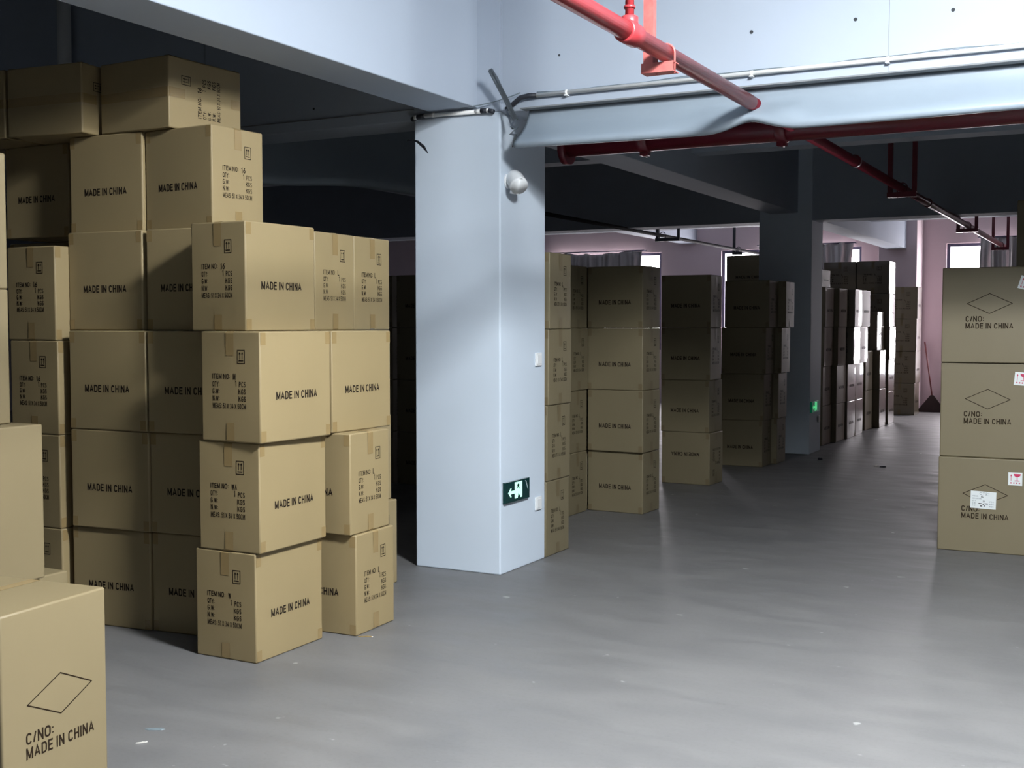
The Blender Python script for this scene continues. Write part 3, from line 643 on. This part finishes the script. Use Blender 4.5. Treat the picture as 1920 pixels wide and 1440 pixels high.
def exit_sign(px,y0,y1,z0,z1,glow,panel,label):
    w=y1-y0; h=z1-z0; t=thing('exit_sign',label,'sign',(px,y0,z0))
    bm=bx(((.001,0,0),(.022,w,h))); obj('panel',bm,panel,t,bevel=.002)
    bm=bmesh.new(); F=Face(bm,(.0225,0,0),(0,1,0),(0,0,1),w,h); F.P=lambda x,y,off=0: Vector((.0222+off,x,y))
    # arrow
    ay=.47*h; F.poly([(.10*w,ay),(.20*w,ay+.22*h),(.245*w,ay+.22*h),(.21*w,ay+.08*h),(.40*w,ay+.08*h),(.40*w,ay-.08*h),(.21*w,ay-.08*h),(.245*w,ay-.22*h),(.20*w,ay-.22*h)],0,.0004)
    # door frame
    F.rect(.37*w,.14*h,.45*w,.93*h,0,.0004); F.rect(.60*w,.14*h,.68*w,.93*h,0,.0004); F.rect(.45*w,.84*h,.60*w,.93*h,0,.0004)
    F.poly([(.45*w,.48*h),(.60*w,.48*h),(.60*w,.84*h),(.45*w,.84*h)],0,.0004)
    F.poly([(.45*w,.14*h),(.49*w,.14*h),(.53*w,.38*h),(.53*w,.48*h),(.45*w,.48*h)],0,.0004)
    F.poly([(.53*w,.38*h),(.565*w,.26*h),(.60*w,.26*h),(.60*w,.48*h),(.53*w,.48*h)],0,.0004)
    obj('lit_symbol',bm,glow,t)
    # running figure in dark over the lit door
    bm=bmesh.new(); F=Face(bm,(0,0,0),(0,1,0),(0,0,1),w,h); F.P=lambda x,y,off=0: Vector((.0228+off,x,y))
    cx=.515*w; F.poly([(cx+.014*math.cos(a)*1,.755*h+.011*math.sin(a)) for a in [2*PI*k/12 for k in range(12)]],0,.0004)
    F.line((.46*w,.62*h),(.50*w,.66*h),.006); F.line((.56*w,.66*h),(.585*w,.56*h),.006)
    for f in bm.faces: f.material_index=0
    obj('running_figure',bm,panel,t)
    # pale sliver painted as a reflection on the panel
    bm=bmesh.new(); F=Face(bm,(0,0,0),(0,1,0),(0,0,1),w,h); F.P=lambda x,y,off=0: Vector((.0226+off,x,y))
    F.poly([(.80*w,.93*h),(.82*w,.88*h),(.90*w,.50*h),(.93*w,.42*h),(.92*w,.52*h),(.86*w,.86*h)],0,.0003); obj('painted_reflection',bm,M['lens'],t)
    return t
exit_sign(-3.47,6.377,6.705,.445,.575,M['sglow'],M['sgreen'],'dark green exit sign with glowing arrow and door on the near pillar')
exit_sign(-3.46,14.10,14.46,.50,.63,M['sglow2'],M['sdark'],'bright green exit sign on the second pillar far down the aisle')
def switch(x,y,z,label):
    t=thing('wall_switch',label,'switch',(x,y,z)); bm=bx(((0,-.043,-.043),(.010,.043,.043))); obj('plate',bm,M['wht'],t,bevel=.003)
    bm=bx(((.010,-.028,-.03),(.014,.028,.03))); obj('rocker',bm,M['wht'],t,bevel=.002)
switch(-3.468,6.86,1.333,'white switch plate at chest height on the right side of the near pillar')
switch(-3.468,6.86,.385,'white socket plate beside the exit sign, low on the near pillar')
switch(-3.458,14.52,.40,'small socket plate below the exit sign on the second pillar')
# ---------------------------------------------------------------- curtains at the far windows
def curtain(x0,x1,z1,z0,label,seed,droop=.0):
    random.seed(seed); ph=[random.uniform(0,6.28) for _ in range(6)]; n=int((x1-x0)*60)
    bm=bmesh.new(); rows=[]
    for i in range(n+1):
        x=x0+(x1-x0)*i/n; col=[]
        for j in range(13):
            t=j/12; top=z1-.035*abs(math.sin(x*7+ph[0]))-droop*math.sin((x-x0)/(x1-x0)*PI)**2*(1 if j==0 else 0)
            z=top+(z0-top)*t; y=22.0+.035*math.sin(x*26+ph[1]+.6*math.sin(t*3))+.025*math.sin(x*47+ph[2]+t)+.02*math.sin(x*11+ph[3]+2*t)
            col.append(bm.verts.new((x+.02*math.sin(t*5+x*9),y,z)))
        rows.append(col)
    for a,b in zip(rows,rows[1:]):
        for k in range(12): f=bm.faces.new((a[k],b[k],b[k+1],a[k+1])); f.smooth=True
    o=obj('curtain',bm,M['curt']); s=o.modifiers.new('thickness','SOLIDIFY'); s.thickness=.003
    bm=bmesh.new(); add_tube(bm,((x0-.05,22.0,z1-.02),(x1+.05,22.0,z1-.02)),.012,10)
    for x in (x0-.03,x1+.03): add_tube(bm,((x,22.0,z1-.02),(x,YF,z1-.02)),.010,8)
    obj('curtain_rod',bm,M['alu'],o)
    return tag(o,label,'curtain','silver grey curtains at the far windows')
curtain(-10.9,-8.80,3.06,1.6,'silver grey gathered curtain above the first aisle stacks',1,.05)
curtain(-6.4,-4.66,3.08,2.30,'silver grey curtain showing right of the second pillar',2)
curtain(-2.47,-.5,3.10,.5,'silver grey curtain at the bright window on the right',7)
# ---------------------------------------------------------------- the lamp that lights the aisle (above the frame)
lp=thing('globe_lamp','bare globe lamp hanging from the ceiling over the near aisle','lamp',KEY)
bm=bmesh.new(); add_tube(bm,((0,0,.29),(0,0,.30),(0,0,.36)),(.40,.40,.10),24); obj('lamp_shade',bm,M['wht'],lp)
bm=bmesh.new(); add_tube(bm,((0,0,.36),(0,0,.40)),.05,16); obj('lamp_holder',bm,M['wht'],lp)
bm=bmesh.new(); add_tube(bm,((0,0,.36),(0,0,ZC-KEY[2])),.006,8); obj('cord',bm,M['blk'],lp)
pn=thing('ceiling_panel_lamp','flat white ceiling lamp panel behind the viewer','lamp',(REAR[0],REAR[1],REAR[2]+.01))
bm=bx(((-.6,-.3,0),(.6,.3,.06))); obj('housing',bm,M['wht'],pn,bevel=.008)
bm=bmesh.new()
for x in (-.5,.5): add_tube(bm,((x,0,.06),(x,0,ZC-REAR[2]-.01)),.008,8)
obj('hanging_rods',bm,M['wht'],pn)
# ---------------------------------------------------------------- broom, litter
br=thing('broom','red handled broom leaning upright at the far wall at the end of the aisle','broom',(-3.22,21.95,0))
bm=bmesh.new(); add_tube(bm,((-.16,.12,1.25),(.0,.0,.28)),.013,12); obj('handle',bm,M['handle'],br)
bm=bmesh.new()
vs=[(-.03,-.03,.30),(.03,-.03,.30),(.03,.03,.30),(-.03,.03,.30)]; lo=[(-.24,-.05,.03),(.24,-.05,.03),(.24,.05,.03),(-.24,.05,.03)]; b0=[(x,y,0) for x,y,z in lo]
A_=[[bm.verts.new(p) for p in q] for q in (vs,lo,b0)]
for a,b in zip(A_,A_[1:]):
    for k in range(4): bm.faces.new((a[k],a[(k+1)%4],b[(k+1)%4],b[k]))
bm.faces.new(A_[0]); bm.faces.new(A_[2][::-1]); obj('bristle_head',bm,M['brush'],br)
def scrap(x,y,s,m,label,a=0,th=.002,cat='scrap'):
    bm=bmesh.new(); random.seed(int(abs(x*977)+abs(y*331)))
    pts=[(s[0]*(.5+.12*random.random())*math.cos(t),s[1]*(.5+.2*random.random())*math.sin(t)) for t in [2*PI*k/9 for k in range(9)]]
    lo=[bm.verts.new((p[0],p[1],.0005)) for p in pts]; hi=[bm.verts.new((p[0]*.9,p[1]*.9,th+.004*random.random())) for p in pts]
    bm.faces.new(lo[::-1]); bm.faces.new(hi)
    for k in range(9): bm.faces.new((lo[k],lo[(k+1)%9],hi[(k+1)%9],hi[k]))
    o=obj('floor_scrap',bm,m,loc=(x,y,0)); o.rotation_euler=(0,0,a); return tag(o,label,cat)
scrap(-3.311,3.279,(.075,.02),M['lgrey'],'flat grey strip of tape on the floor right of the nearest carton',.5)
scrap(-3.248,3.149,(.04,.006),M['paper'],'tiny white sliver on the floor near the nearest carton',.9)
scrap(-3.21,13.585,(.05,.04),M['dust'],'small dark scrap on the aisle floor before the second pillar',0,.02)
scrap(-2.437,13.192,(.06,.03),M['dust'],'small dark scrap in the middle of the aisle floor',.3,.01)
scrap(-3.375,4.77,(.07,.012),M['tape'],'loose end of brown tape at the foot of the second column carton',.4)
scrap(-2.52,13.25,(.05,.03),M['paper'],'small pale scrap in the middle of the aisle floor',.3,.006)
